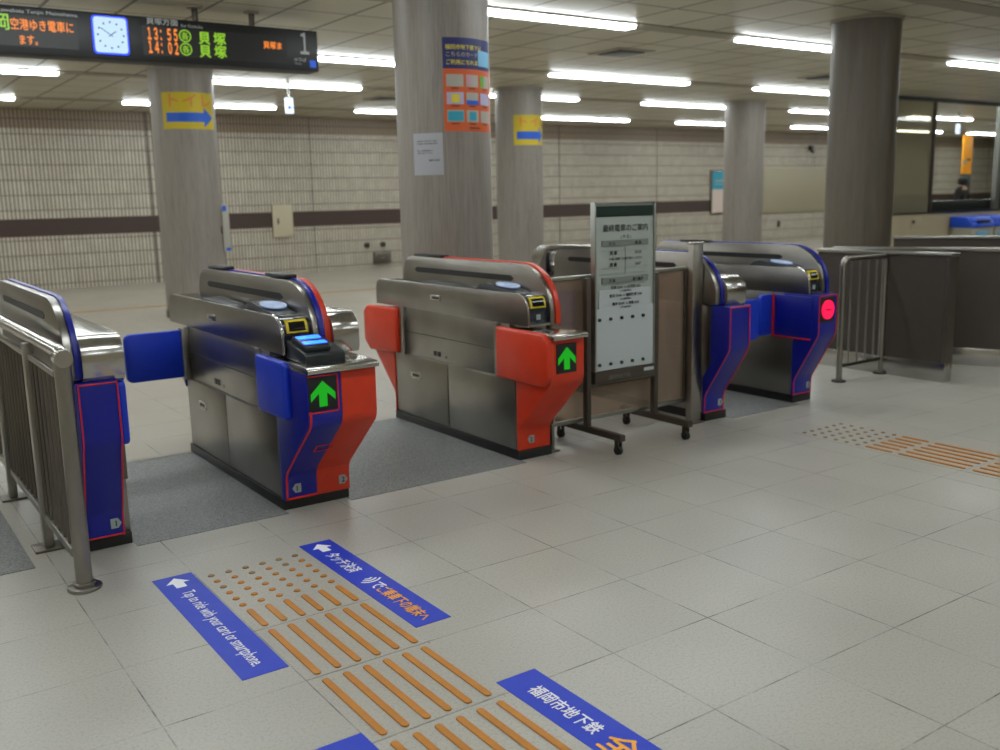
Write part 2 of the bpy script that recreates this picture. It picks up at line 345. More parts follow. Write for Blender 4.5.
# info poster and notice on the near pillar
P = pil[1]; r = P[2]
t = Kit('information_poster', 'tall blue and orange poster with nine small pictures on the near grey pillar', 'poster', (P[0]+r*math.cos(math.radians(-90)), P[1]-r, 1.99))
A0, A1 = -121, -46
t.part('sheet', curved(P, A0, A1, 1.985, 2.64, .001), PORA)
t.part('header', curved(P, A0, A1, 2.425, 2.64, .003), PNAVY)
for i, (s, zz, mm) in enumerate([('福岡市地下鉄では', 2.56, PYE2), ('こちらのカードが', 2.51, PWH), ('ご利用になれます', 2.455, PYE2)]):
    t.part('lettering', wrap(P, text(s, .038, .012), A0+3, zz, .0055), mm)
t.part('card_picture', curved(P, -75, -50, 2.45, 2.56, .005), PSKY)
tw = [(-117.5, -97), (-93.5, -76), (-72, -52)]
cols = [[PWH, PWH, PWH], [PLIL, PWH, PLIL], [PWH, PWH, PWH]]
for rI, zz in enumerate((2.30, 2.175, 2.05)):
    for cI, (a, b) in enumerate(tw):
        q = t.part('picture', curved(P, a, b, zz, zz+.085, .003), cols[rI][cI])
        am = (a+b)/2
        if (rI, cI) == (0, 2): t.part('patch', curved(P, a, am-3, zz, zz+.085, .005), PGRN, parent=None)
        if (rI, cI) == (1, 0): t.part('patch', curved(P, am-5, am+5, zz+.012, zz+.072, .005), PYE2)
        if (rI, cI) == (1, 1): t.part('patch', curved(P, a, b, zz, zz+.03, .005), PBLUE)
        if (rI, cI) == (2, 0): t.part('patch', curved(P, a+1, b-1, zz+.01, zz+.075, .005), PTEAL)
        if (rI, cI) == (2, 1): t.part('patch', curved(P, am-5, am+5, zz+.012, zz+.072, .005), PTEAL)
        if (rI, cI) == (0, 1): t.part('patch', curved(P, a+2, am-2, zz+.01, zz+.075, .005), mat('poster_pink', (200, 140, 160), .5))
        t.part('caption', curved(P, am-5, am+4, zz-.016, zz-.009, .003), INK)
t.part('caption', curved(P, -90, -74, 2.005, 2.013, .003), INK)
t = Kit('notice_paper', 'plain white printed notice taped left of the orange poster on the near grey pillar', 'notice', (P[0]+r*math.cos(math.radians(-142)), P[1]+r*math.sin(math.radians(-142)), 1.67))
t.part('sheet', curved(P, -161, -123.5, 1.675, 1.975, .001), PPAL)
for zz, s, u in [(1.913, 'お客様へのお知らせとお願い', .035), (1.895, '改札機をご利用の際は係員に', .035), (1.845, '詳しくは駅事務室まで', .035), (1.828, 'お問い合わせください', .035)]:
    t.part('lettering', wrap(P, text(s, .0125, .01), -161, zz, .004).map(lambda a, b, c: (a, b, c)), INK) if 0 else t.part('lettering', wrap(P, MB().add([(a+u, b, c) for a, b, c in text(s, .0125, .01).v], text(s, .0125, .01).f), -161, zz, .004), INK)
tx = text('福岡市交通局', .014, .02); t.part('lettering', wrap(P, MB().add([(a+.125, b, c) for a, b, c in tx.v], tx.f), -161, 1.775, .004), INK)
# narrow panel on the side of the first pillar
Pa = pil[0]
t = Kit('side_notice', 'narrow white notice with blue corners on the right side of the near left pillar', 'notice', (4.56, 13.2, .9))
t.part('panel', MB().box(4.47, 4.565, 12.90, 12.915, .86, 1.5), PWH, bevel=.003); t.part('bracket', MB().box(4.42, 4.48, 12.915, 13.0, 1.1, 1.2), DSTEEL)
t.part('blue_corner', MB().box(4.475, 4.53, 12.896, 12.901, 1.40, 1.47), PBLUE); t.part('blue_corner', MB().box(4.50, 4.562, 12.896, 12.901, .87, .91), PBLUE)

# ------------------------------------------------------------------ far wall furniture
t = Kit('wall_cabinet', 'cream metal service cabinet set over the brown stripe of the far wall', 'cabinet', (8.0, 19.4, .78))
t.part('door', MB().box(7.78, 8.22, 19.34, 19.399, .78, 1.45), BOXC, bevel=.008); t.part('handle', MB().box(7.87, 7.9, 19.325, 19.345, 1.05, 1.17), DARKP, bevel=.004)
t = Kit('outlet_box', 'small grey metal box low on the far wall left of the poster pillar', 'outlet box', (10.3, 19.4, .1))
t.part('cover', MB().box(10.1, 10.5, 19.32, 19.399, .1, .36), DSTEEL, bevel=.006); t.part('screw', MB().cyl((10.3, 19.325, .23), (10.3, 19.31, .23), .02, 10), CHROME)
for x_, l_ in ((9.95, 'left'), (10.35, 'right')):
    solo('wall_socket', MB().cyl((x_, 19.4, .52), (x_, 19.37, .52), .06, 20), BROWNSTEEL, 'small round brown wall fitting, the %s one of two above the grey box' % l_, 'socket', (x_, 19.4, .52))
t = Kit('wall_poster', 'narrow teal and pinkish white poster on the far wall beside a pale pillar', 'poster', (21.15, 19.4, .93))
t.part('frame', MB().box(20.88, 21.75, 19.36, 19.399, .9, 2.14), DSTEEL, bevel=.005); t.part('upper_sheet', MB().box(20.94, 21.7, 19.352, 19.362, 1.6, 2.1), PTEAL); t.part('lower_sheet', MB().box(20.94, 21.7, 19.352, 19.362, .94, 1.6), mat('poster_blush', (205, 188, 176), .5))
t.part('lettering', MB().box(21.05, 21.4, 19.349, 19.353, 1.82, 1.86).box(21.05, 21.5, 19.349, 19.353, 1.74, 1.76), PWH)
t = Kit('wall_panel', 'wide plain beige panel on the far wall between the pale pillar and the large shade-darkened pillar', 'panel', (25.5, 19.4, .88))
t.part('board', MB().box(23.0, 28.5, 19.35, 19.399, .88, 2.2), mat('beige_board', (150, 142, 118), .45), bevel=.006); t.part('edge_strip', MB().box(22.97, 28.5, 19.345, 19.37, 2.2, 2.23), BOXC)
solo('wall_camera', MB().box(25.2, 25.3, 19.28, 19.399, 2.72, 2.86).cyl((25.25, 19.3, 2.72), (25.25, 19.25, 2.66), .05, 12), DARKP, 'little dark camera high on the far wall above the beige panel', 'camera', (25.25, 19.4, 2.7))
solo('wall_socket', MB().box(23.85, 23.95, 19.36, 19.399, .45, .62), DARKP, 'small dark rectangular fitting low on the far wall under the beige panel', 'socket', (23.9, 19.4, .45), bevel=.005)

# ------------------------------------------------------------------ ceiling vents
def vent(x, y, lab):
    t = Kit('ceiling_vent', lab, 'vent', (x, y, HC))
    t.part('frame', MB().box(x-.3, x+.3, y-.3, y+.3, HC-.012, HC-.001), HOUS, bevel=.003)
    t.part('grille', MB().box(x-.2, x+.2, y-.2, y+.2, HC-.03, HC-.012), DARKP, bevel=.004)
vent(8.45, 9.36, 'dark ceiling air vent between the two nearest light rows in view')
vent(13.2, 9.9, 'dark ceiling air vent beside the top of the large shade-darkened pillar')
vent(8.4, 15.4, 'dark ceiling air vent far off, left of the poster pillar')

# ------------------------------------------------------------------ hanging departure display
YS = 8.9
def sx(px, py=None): return px
t = Kit('departure_display', 'long black hanging departure display with orange and green text and lit clock', 'display', (2.5, YS, 2.7))
xa, xb, za, zb = .5, 4.14, 2.73, 3.105
t.part('casing', MB().box(xa, xb, YS, YS+.25, za, zb), SIGNB, bevel=.01)
for xr in (3.01, 3.54): 
    q = t.part('hanger', MB().cyl((xr, YS+.12, zb-.01), (xr, YS+.12, HC-.005), .028, 16), BROWNSTEEL); t.part('flange', MB().cyl((xr, YS+.12, HC-.02), (xr, YS+.12, HC-.001), .07, 20), HOUS, parent=q)
yf = YS-.004
def onsign(mb, x, z, dy=.006): return MB().add([(x+a, YS-dy-c, z+b) for a, b, c in mb.v], mb.f)
t.part('screen', MB().box(.9, 1.97, YS-.003, YS+.01, 2.79, 3.03), SCREEN); t.part('screen', MB().box(2.50, 3.82, YS-.003, YS+.01, 2.785, 3.03), SCREEN)
def sfit(body, x0, x1, z, size, bold, m, lab=None):
    q = text(body, size, bold); a0 = min(a for a, b, c in q.v); a1 = max(a for a, b, c in q.v)
    t.part('lettering', MB().add([(x0+(a-a0)*(x1-x0)/(a1-a0), YS-.006-c, z+b) for a, b, c in q.v], q.f), m, label=lab)
sfit('Nakasu-Kawabata Tenjin Meinohama', 1.2, 1.98, 3.05, .04, .004, GTX)
sfit('福岡', 1.2, 1.455, 2.92, .14, .015, LG, 'green glowing characters')
sfit('空港ゆき電車に', 1.465, 1.94, 2.925, .095, .015, LO, 'orange glowing characters'); sfit('ます。', 1.52, 1.655, 2.81, .085, .015, LO, 'orange glowing characters')
# clock
cx_, cz_ = 2.232, 2.925
def rr(cx, cz, hw, hh, r, y0, y1):
    p = arc(cx+hw-r, cz+hh-r, r, 0, 90, 5)+arc(cx-hw+r, cz+hh-r, r, 90, 180, 5)+arc(cx-hw+r, cz-hh+r, r, 180, 270, 5)+arc(cx+hw-r, cz-hh+r, r, 270, 360, 5)
    return MB().prism_y(p, y0, y1)
t.part('clock_rim', rr(cx_, cz_, .145, .155, .03, YS-.01, YS+.02), CLKE); cf = t.part('clock_face', rr(cx_, cz_, .133, .143, .025, YS-.016, YS), CLK)
mk = MB()
for h in range(12):
    a = math.radians(h*30); mk.cyl((cx_+.105*math.sin(a), YS-.016, cz_+.105*math.cos(a)), (cx_+.105*math.sin(a), YS-.018, cz_+.105*math.cos(a)), .0085, 8)
t.part('hour_marks', mk, CLKI, parent=cf)
def hand(ang, ln, wd):
    a = math.radians(ang); dx, dz = math.sin(a), math.cos(a); mb = MB()
    v = []
    for yy in (YS-.02, YS-.018):
        for s, L in ((-1, -.02), (1, -.02), (1, ln), (-1, ln)): v.append((cx_+dx*L+dz*wd*s, yy, cz_+dz*L-dx*wd*s))
    return mb.add(v, [(0, 1, 2, 3), (7, 6, 5, 4), (0, 4, 5, 1), (1, 5, 6, 2), (2, 6, 7, 3), (3, 7, 4, 0)])
t.part('hour_hand', hand(54, .055, .004), CLKI, parent=cf); t.part('minute_hand', hand(-55, .095, .003), CLKI, parent=cf)
sfit('貝塚方面', 2.54, 2.81, 3.048, .06, .012, GTX); sfit('for Kaizuka', 2.835, 3.03, 3.04, .04, .004, GTX)
for i, tm in enumerate(('１３：５５', '１４：０２')):
    z = 2.918-.112*i; sfit(tm, 2.54, 2.80, z, .13, .035, LO, 'orange glowing departure time')
    ring = MB(); n = 24
    p = [(2.866+rr_*math.cos(a), z+.048+rr_*math.sin(a)) for rr_ in (.044, .054) for a in [2*math.pi*j/n for j in range(n)]]
    ring.add([(a, YS-.006, b) for a, b in p], [(j, (j+1) % n, n+(j+1) % n, n+j) for j in range(n)])
    t.part('lettering', merge(ring, onsign(text('各', .066, .015), 2.833, z+.023)), LG, label='green glowing character in a ring')
    sfit('貝', 2.985, 3.09, z, .115, .025, LG, 'green glowing character'); sfit('塚', 3.12, 3.235, z, .115, .025, LG, 'green glowing character')
sfit('貝塚ま', 3.59, 3.77, 2.915, .07, .025, LO, 'orange glowing characters')
sfit('１', 3.955, 4.045, 2.885, .26, .012, GTX, 'large pale numeral'); sfit('のりば', 3.887, 4.01, 2.815, .04, .01, GTX); sfit('Track', 3.89, 3.96, 2.785, .025, 0, GTX)
t.part('blue_square', MB().box(4.045, 4.11, YS-.006, YS, 2.765, 2.83), mat('blue_square', (20, 80, 190), .5, emit=(20, 80, 200), es=.4))

def lit_sign(x, y, lab):
    t = Kit('hanging_sign', lab, 'sign', (x, y, HC))
    t.part('hanger', MB().cyl((x, y, 2.97), (x, y, HC-.002), .02, 12), CHROME)
    t.part('sign_box', MB().box(x-.055, x+.055, y-.03, y+.03, 2.76, 2.98), EXITL, bevel=.008)
    t.part('blue_mark', MB().prism_y([(x-.04, 2.84), (x, 2.80), (x, 2.83), (x+.04, 2.83), (x+.04, 2.85), (x, 2.85), (x, 2.88)], y-.034, y-.03), EXITB)
lit_sign(5.78, 13.5, 'small lit white sign hanging from the ceiling near the black display end')
lit_sign(22.4, 13.0, 'small lit white sign hanging behind the office glass at the right')

# ------------------------------------------------------------------ ticket gates
def fair(yb, yt, s=1, zc=.735):          # side profile of the leaning end fairing; s=1 front, -1 back (mirrored about y=5.1)
    p = [(yb, .056), (yb, .17)]
    # smooth knees
    p = [(yb, .056), (yb, .15), (yb-.006, .18), (yb-.02, .205), (yt+.02, .475), (yt+.006, .50), (yt, .53), (yt, zc)]
    return p
def mirror(p): return [(10.2-y, z) for y, z in p]
def hump_prof(y0, y1, z0, z1, r0=.30, r1=.13):
    p = [(y0, z0)]
    for i in range(10): a = math.radians(180-90*i/9); p.append((y0+r0+r0*math.cos(a), z1-r0*.92+r0*.92*math.sin(a)))
    for i in range(8): a = math.radians(90-90*i/7); p.append((y1-r1+r1*math.cos(a), z1-r1+r1*math.sin(a)))
    p.append((y1, z0)); return p
def digit_badge(K, x, y, z, s, flip=False):
    w_ = .022; pr = [(x-w_, z+w_), (x-w_, z-w_), (x+w_*.4, z-w_), (x+w_*1.1, z), (x+w_*.4, z+w_)]
    if flip: pr = [(2*x-a, b) for a, b in pr]
    b = K.part('number_badge', MB().prism_y(pr, y-.004, y+.002), BADGE)
    K.part('digit', MB().add([(x-.009+a, y-.0055-_, z-.0125+c) for a, c, _ in text(s, .036, .03).v], text(s, .036, .03).f), INK, parent=b)
def arrow_display(K, x0, x1, y, z0, z1):
    d = K.part('display', MB().box(x0, x1, y-.006, y+.01, z0, z1), SIGNB, bevel=.003)
    cx = (x0+x1)/2; cz = (z0+z1)/2; w_ = (x1-x0)*.43; h = (z1-z0)*.38; yy = y-.008
    a = MB(); s = w_*.33
    a.prism_y([(cx-s, cz-h), (cx+s, cz-h), (cx+s, cz+h*.35), (cx-s, cz+h*.35)], yy, yy+.003)
    a.prism_y([(cx, cz+h), (cx-w_, cz+.02*h), (cx-w_, cz-.55*h), (cx-s*.2, cz+.3*h), (cx, cz+.36*h)], yy-.0005, yy+.003)
    a.prism_y([(cx, cz+h), (cx, cz+.36*h), (cx+s*.2, cz+.3*h), (cx+w_, cz-.55*h), (cx+w_, cz+.02*h)], yy-.001, yy+.003)
    K.part('green_arrow', a, GREEN, parent=d)
def flap(K, prof, x0, x1, m, name='flap', lab=None, bev=.012): return K.part(name, MB().prism_x(prof, x0, x1), m, bevel=bev, seg=3, label=lab)
def rect(y0, y1, z0, z1):
    if y1-y0 < .1: return [(y0, z0), (y1, z0), (y1, z1), (y0, z1)]
    q = .03; return arc(y0+q, z0+q, q, 180, 270, 4)+arc(y1-q, z0+q, q, 270, 360, 4)+arc(y1-q, z1-q, q, 0, 90, 4)+arc(y0+q, z1-q, q, 90, 180, 4)
def swung(K, x0, x1, y0, y1, z0, z1, right):    # flap swung across the lane, free corners rounded
    q = .035
    a = arc(x0+q, z0+q, q, 180, 270, 4) if not right else [(x0, z0)]
    b = arc(x1-q, z0+q, q, 270, 360, 4) if right else [(x1, z0)]
    c = arc(x1-q, z1-q, q, 0, 90, 4) if right else [(x1, z1)]
    d = arc(x0+q, z1-q, q, 90, 180, 4) if not right else [(x0, z1)]
    return K.part('flap', MB().prism_y(a+b+c+d, y0, y1), BLUEP, bevel=.008, seg=2, label='blue flap swung shut across the lane')

def gate(lab, x0, x1, colour, yt, midf=4.45, yb=4.37, hx=None, hstrips=(), deck=True, right_body=None, xr=None, plate=True, zt=.97):
    """x0,x1 base width; hx = (xa,xb) hump plate; strips = [(xa,xb,mat)] coloured bands over the hump edge"""
    xr = xr or x1
    K = Kit('ticket_gate', lab, 'ticket gate', ((x0+x1)/2, 5.1, 0))
    K.part('plinth', MB().box(x0-.004, x1, 4.368, 5.832, 0, .056), BLACK, bevel=.004)
    cab = K.part('lower_cabinet', MB().box(x0+.004, x1, 4.385, 5.815, .056, .475), STEEL, bevel=.004)
    if plate:
        for a, b in ((4.4, 5.125), (5.135, 5.8)):
            pn = K.part('access_panel', MB().box(x0-.001, x0+.006, a, b, .066, .468), STEEL, bevel=.003, parent=cab)
        K.part('lock_plate', MB().box(x0-.004, x0+.002, 5.46, 5.6, .325, .365).box(x0-.006, x0+.002, 5.47, 5.59, .318, .328), CHROME, bevel=.002, parent=cab)
        K.part('keyhole', MB().box(x0-.0055, x0, 5.49, 5.57, .336, .352), INK, parent=cab)
    mid = K.part('mid_panel', MB().box(x0+.006, x1-.002, midf, 5.75, .475, .79), STEEL, bevel=.004)
    if midf < 4.4: K.part('end_panel', MB().box(x0+.003, x1-.003, midf+.002, 4.452, .31, .79), DSTEEL, bevel=.003)
    if plate:
        K.part('seam', MB().box(x0+.002, x0+.01, 4.6, 5.7, .628, .631), INK, parent=mid)
        K.part('grille', MB().box(x0+.002, x0+.01, 5.22, 5.25, .505, .535).box(x0+.002, x0+.01, 5.27, 5.30, .505, .535), DARKP, parent=mid)
        for yy in (5.33,): K.part('screw', MB().cyl((x0+.008, yy-.18, .51), (x0, yy-.18, .51), .009, 12), CHROME, parent=mid)
    # upper side skirt with rounded ends
    rz = .07
    up = [(4.262, .79), (6.05, .79)] + [(6.05-rz+rz*math.cos(math.radians(a)), zt-.005-rz+rz*math.sin(math.radians(a))) for a in range(0, 91, 15)] + \
         [(4.268+.11+.11*math.cos(math.radians(a)), zt-.10+.10*math.sin(math.radians(a))) for a in range(90, 181, 15)]
    if deck:
        side = K.part('upper_side', MB().prism_x(up, x0-.002, x0+.016), STEEL, bevel=.003)
        K.part('edge_trim', MB().tube([(x0+.007, y, z+.001) for y, z in up[9:]] + [(x0+.007, 4.262, .80)], .006, 8), CHROME, parent=side)
        lp = K.part('lock_plate', MB().box(x0-.006, x0, 5.18, 5.31, .868, .90), CHROME, bevel=.003, parent=side)
        K.part('keyhole', MB().box(x0-.008, x0-.003, 5.2, 5.28, .876, .89), INK, parent=side)
        ha = hx[0]
        dk = [(4.295, .79), (4.295, .905), (4.305, .935), (4.335, .958), (4.40, .966), (4.62, .968), (4.7, .955), (5.6, .95), (6.02, .955), (6.03, .79)]
        K.part('deck', MB().prism_x(dk, x0+.016, ha), DECK, bevel=.003)
        K.part('lower_rim', MB().prism_x([(4.272, .787), (4.272, .80), (4.40, .80), (4.40, .787)], x0, ha), CHROME)
        # reader hood and disc
        cxr = (x0+.016+ha)/2
        rd = K.part('card_reader', MB().prism_x([(4.42, .955), (4.44, .970), (4.73, 1.010), (4.78, 1.0), (4.87, .952)], x0+.03, ha-.012), DARKP, bevel=.006)
        n = 28; nrm = Vector((0, -.113, .99)); c0 = Vector((cxr, 4.575, .997))
        pv = [c0+Vector((.062*math.cos(2*math.pi*i/n), .088*math.sin(2*math.pi*i/n), .010*math.sin(2*math.pi*i/n))) for i in range(n)]
        pw = [p+Vector((0, 0, .006)) for p in pv]
        K.part('touch_pad', MB().add(pv+pw, [tuple(range(n)), tuple(range(2*n-1, n-1, -1))]+[(i, (i+1) % n, n+(i+1) % n, n+i) for i in range(n)]), DISC, parent=rd)
        K.part('card_tray', MB().prism_x([(5.1, .95), (5.15, .962), (5.5, .972), (5.55, .95)], x0+.035, ha-.02), DARKP, bevel=.004)
        # ticket slot with yellow frame on the rounded front
        f0 = [(4.341, .862), (4.345, .885), (4.362, .921), (4.40, .954)]
        K.part('ticket_slot', MB().ribbon([(4.295, .888), (4.295, .905), (4.305, .935), (4.322, .949)], x0+.035, ha-.02, .001, .007), YEL)
        K.part('slot_window', MB().ribbon([(4.295, .898), (4.296, .907), (4.305, .932), (4.313, .940)], x0+.048, ha-.033, .005, .006), GLASSB)
        K.part('touch_mark', MB().ribbon([(4.295, .82), (4.295, .85)], cxr-.01, cxr+.02, .001, .002), BADGE)
    # hump / guard
    hp = hump_prof(4.27, 5.95, .79, 1.118)
    g = K.part('guard', MB().prism_x(hp, hx[0], hx[1]), STEEL, bevel=.004)
    K.part('guard_slot', MB().prism_x([(4.62, 1.03), (4.65, 1.013), (5.75, 1.013), (5.78, 1.03), (5.75, 1.047), (4.65, 1.047)], hx[0]-.003, hx[0]+.004), INK, parent=g)
    for a, b, m in hstrips:
        ip = hump_prof(4.262, 5.958, .79, 1.125, .304, .134)
        K.part('guard_strip', MB().prism_x(ip, a, b), m, parent=None, bevel=.002)
    if right_body:
        a, b = right_body
        pr = [(4.25, .775), (4.235, .80)] + [(4.235+.10+.10*math.cos(math.radians(q)), zt-.10+.10*math.sin(math.radians(q))) for q in range(180, 89, -10)] + [(5.97, zt), (6.0, zt-.03), (6.0, .775)]
        K.part('rounded_body', MB().prism_x(pr, a, b), CHROME, bevel=.003)
    return K
def fairing(K, x0, x1, yt, yb, parts, back=True, bcol=None, tray=True, zc=.735, bk=4.47, by=None):
    p = fair(yb, yt, zc=zc)
    for a, b, m, l in parts:
        K.part('fairing', MB().prism_x(p+([(bk, zc), (bk, .475), (4.384, .475), (4.384, .056)] if bk > 4.4 else [(bk, zc), (bk, .40), (4.384, .30), (4.384, .056)]), a, b), m, bevel=.004, label=l)
    if tray:
        K.part('tray', MB().prism_x([(yt-.035, .738), (yt-.035, .758), (yt-.02, .766), (4.36, .772), (4.36, .738)], x0-.004, x1+.003), CHROME, bevel=.003)
    if back:
        q = [(5.817, .41), (5.93, .52), (5.93, zc), (5.73, zc), (5.73, .48), (5.817, .478)] if by else mirror(p)+[(5.73, zc), (5.73, .48), (5.816, .478), (5.816, .056)]
        K.part('fairing', MB().prism_x(q, x0, x1), bcol, bevel=.004, label='fairing on the far end')
        if tray and not by: K.part('tray', MB().prism_x(mirror([(yt-.02, .738), (yt-.02, .76), (4.36, .772), (4.36, .738)]), x0-.01, x1+.01), STEEL, bevel=.003)
def outline(K, x0, x1, p, m=REDLINE, wd=.006, top=True, right=True, left=True):
    z0 = p[0][1]; z1 = p[-1][1]
    mb = MB()
    if left: mb.ribbon(p, x0+.004, x0+.004+wd, .0005, .003)
    if right: mb.ribbon(p, x1-wd-.003, x1-.003, .0005, .003)
    mb.ribbon([(p[0][0], z0+.004), (p[0][0], z0+.004+wd)], x0+.004, x1-.003, .0005, .003)
    if top: mb.ribbon([(p[-1][0], z1-wd-.003), (p[-1][0], z1-.003)], x0+.004, x1-.003, .0005, .003)
    K.part('red_outline', mb, m)

# gate 1 (exit side, blue, leftmost)
K = gate('blue ticket gate at the left edge, behind the steel railing', .80, .995, BLUE, 4.2, hx=(.772, .808), hstrips=[(.806, .83, BLUE)], deck=False, right_body=(.83, 1.0), plate=False, midf=4.33)
fairing(K, .795, .963, 4.22, 4.345, [(.795, .963, BLUE, None)], bcol=BLUE, tray=False, zc=.775, bk=4.33)
outline(K, .795, .963, fair(4.345, 4.22, zc=.775))
digit_badge(K, .925, 4.345, .115, '1')
flap(K, rect(4.25, 4.6, .48, .765), .965, 1.0, BLUEP, lab='folded blue flap')
swung(K, 1.0, 1.34, 5.72, 5.76, .49, .765, True)
0 and K.part('chrome_rib', MB().prism_x([(4.228, .835), (4.222, .84), (4.222, .855), (4.228, .86)], .84, 1.012), CHROME)
# gate 2 (double: blue lane 1, red lane 2)
K = gate('half blue half red ticket gate with glowing blue reader and green arrow', 1.722, 2.075, BLUE, 4.02, hx=(1.885, 1.918), hstrips=[(1.916, 1.943, BLUE), (1.943, 1.972, RED)], right_body=(1.972, 2.11))
fairing(K, 1.716, 2.068, 4.0, 4.34, [(1.716, 1.888, BLUE, 'blue half of the fairing'), (1.888, 2.068, RED, 'red half of the fairing')], bcol=BLUE, by=(4.383, 4.27))
p = fair(4.34, 4.0)
mb = MB().ribbon(p[:6]+[(4.0, .53), (4.0, .56)], 1.724, 1.734, .0005, .003).ribbon([(4.34, .058), (4.34, .068)], 1.724, 1.888, .0005, .003).ribbon([(4.0, .55), (4.0, .556)], 1.72, 1.868, .0005, .003).ribbon([(4.0, .556), (4.0, .725)], 1.866, 1.872, .0005, .003).ribbon([(4.0, .719), (4.0, .725)], 1.72, 1.872, .0005, .003)
K.part('red_outline', mb, REDLINE)
mb = MB()
cx, cz = 1.86, .34
def ys(z): return 4.32+(4.02-4.32)*(z-.205)/(.475-.205)
def rib2(xa, xb, z0, z1): return [(ys(z0), z0), (ys(z1), z1)]
for a, b, c, d in ((cx-.05, cx+.05, cz+.014, cz+.02), (cx-.05, cx+.05, cz-.02, cz-.014), (cx-.05, cx-.043, cz-.02, cz+.02), (cx+.043, cx+.05, cz-.02, cz+.02)): mb.ribbon(rib2(a, b, c, d), a, b, .002, .003)
K.part('red_mark', mb, REDLINE)
arrow_display(K, 1.722, 1.862, 4.0, .562, .718)
digit_badge(K, 1.78, 4.34, .112, '1', True); digit_badge(K, 2.03, 4.34, .112, '2')
flap(K, rect(4.2, 4.56, .485, .768), 1.69, 1.73, BLUEP, lab='folded blue flap')
K.part('hinge', MB().box(1.708, 1.73, 4.56, 4.60, .475, .79), STEEL, bevel=.003)
swung(K, 1.36, 1.69, 5.73, 5.77, .485, .768, False)
K.part('hinge', MB().box(1.685, 1.73, 5.72, 5.78, .47, .78), STEEL, bevel=.004)
flap(K, rect(4.05, 4.5, .48, .765), 2.069, 2.09, RED, lab='folded red flap')
# reader box standing on the tray
rb = K.part('reader_box', MB().prism_x([(4.04, .767), (4.04, .812), (4.06, .822), (4.26, .862), (4.26, .775)], 1.738, 1.935), DARKP, bevel=.004)
rs = K.part('reader_head', MB().prism_x([(4.07, .823), (4.065, .845), (4.075, .856), (4.20, .886), (4.215, .88), (4.22, .85)], 1.748, 1.878), DARKP, bevel=.006, parent=rb)
for y0_, y1_ in ((4.085, 4.115), (4.15, 4.185)):
    zf = lambda y_: .856+(y_-4.075)*.24
    K.part('blue_light', MB().prism_x([(y0_, zf(y0_)-.002), (y0_, zf(y0_)+.003), (y1_, zf(y1_)+.003), (y1_, zf(y1_)-.002)], 1.756, 1.868), LED, parent=rb, bevel=.001)
for yy in (4.72, 5.62): K.part('sensor_cap', MB().box(1.885, 1.955, yy-.13, yy+.13, 1.122, 1.142), BLACK, bevel=.007)
K.part('sensor_block', MB().box(1.985, 2.06, 4.62, 4.8, .969, 1.0), BLACK, bevel=.006)
# gate 3 (red)
K = gate('all red ticket gate with open red flaps and a green arrow, beside the notice board', 3.162, 3.40, RED, 4.05, hx=(3.325, 3.36), hstrips=[(3.358, 3.392, RED)])
fairing(K, 3.158, 3.393, 4.06, 4.375, [(3.158, 3.393, RED, None)], bcol=RED)
arrow_display(K, 3.195, 3.335, 4.06, .548, .712)
digit_badge(K, 3.25, 4.375, .115, '2', True)
flap(K, [(4.04, .53), (4.10, .475), (4.54, .475), (4.54, .772), (4.10, .772), (4.04, .72)], 3.125, 3.17, RED, lab='folded red flap', bev=.016)
K.part('hinge', MB().box(3.148, 3.17, 4.545, 4.585, .47, .79), STEEL, bevel=.003)
flap(K, [(5.72, .475), (6.12, .455), (6.2, .52), (6.2, .73), (6.14, .775), (5.72, .782)], 3.125, 3.17, RED, lab='folded red flap', bev=.016)
K.part('hinge', MB().box(3.148, 3.17, 5.66, 5.715, .47, .79), STEEL, bevel=.003)
K.part('sensor_cap', MB().box(3.33, 3.40, 5.45, 5.8, 1.116, 1.135), BLACK, bevel=.007)
# gate 4 (blue, beside tall post)
K = gate('narrow blue ticket gate with chrome end, beside the tall steel post', 4.70, 4.90, BLUE, 4.16, hx=(4.67, 4.715), hstrips=[(4.713, 4.74, BLUE)], deck=False, right_body=(4.74, 4.92), plate=False, midf=4.32)
fairing(K, 4.68, 4.875, 4.16, 4.37, [(4.68, 4.875, BLUE, None)], bcol=BLUE, tray=False, zc=.785, bk=4.32)
outline(K, 4.68, 4.875, fair(4.37, 4.16, zc=.785))
K.part('end_guard', MB().prism_x([(6.04, .885), (6.04, 1.03), (6.02, 1.075), (5.97, 1.095), (5.4, 1.12), (5.4, 1.14), (6.0, 1.128), (6.12, 1.12), (6.19, 1.09), (6.225, 1.03), (6.225, .885)], 4.66, 4.80), CHROME, bevel=.006)
K.part('end_shelf', MB().box(4.68, 4.9, 5.96, 6.2, .76, .885), STEEL, bevel=.006)
digit_badge(K, 4.84, 4.37, .115, '3')
swung(K, 4.9, 5.275, 4.42, 4.46, .49, .775, True)
# gate 5 (blue with red lamp)
K = gate('blue ticket gate showing a round red lamp, between the narrow blue gate and the counters', 5.60, 5.80, BLUE, 4.17, hx=(5.755, 5.79), hstrips=[(5.788, 5.82, BLUE)], plate=True)
fairing(K, 5.59, 5.795, 4.17, 4.365, [(5.59, 5.795, BLUE, None)], bcol=BLUE, tray=False, zc=.79)
outline(K, 5.59, 5.795, fair(4.365, 4.17, zc=.79))
digit_badge(K, 5.76, 4.365, .115, '3')
fl = K.part('flap_housing', MB().box(5.578, 5.6, 4.22, 4.55, .48, .775), BLUE, bevel=.006)
K.part('red_outline', MB().box(5.572, 5.58, 4.54, 4.555, .475, .78).box(5.572, 5.58, 4.22, 4.55, .474, .482), REDLINE, parent=fl)
swung(K, 5.45, 5.59, 4.56, 4.60, .48, .775, False)
d = K.part('display', MB().box(5.60, 5.75, 4.162, 4.18, .60, .775), SIGNB, bevel=.004)
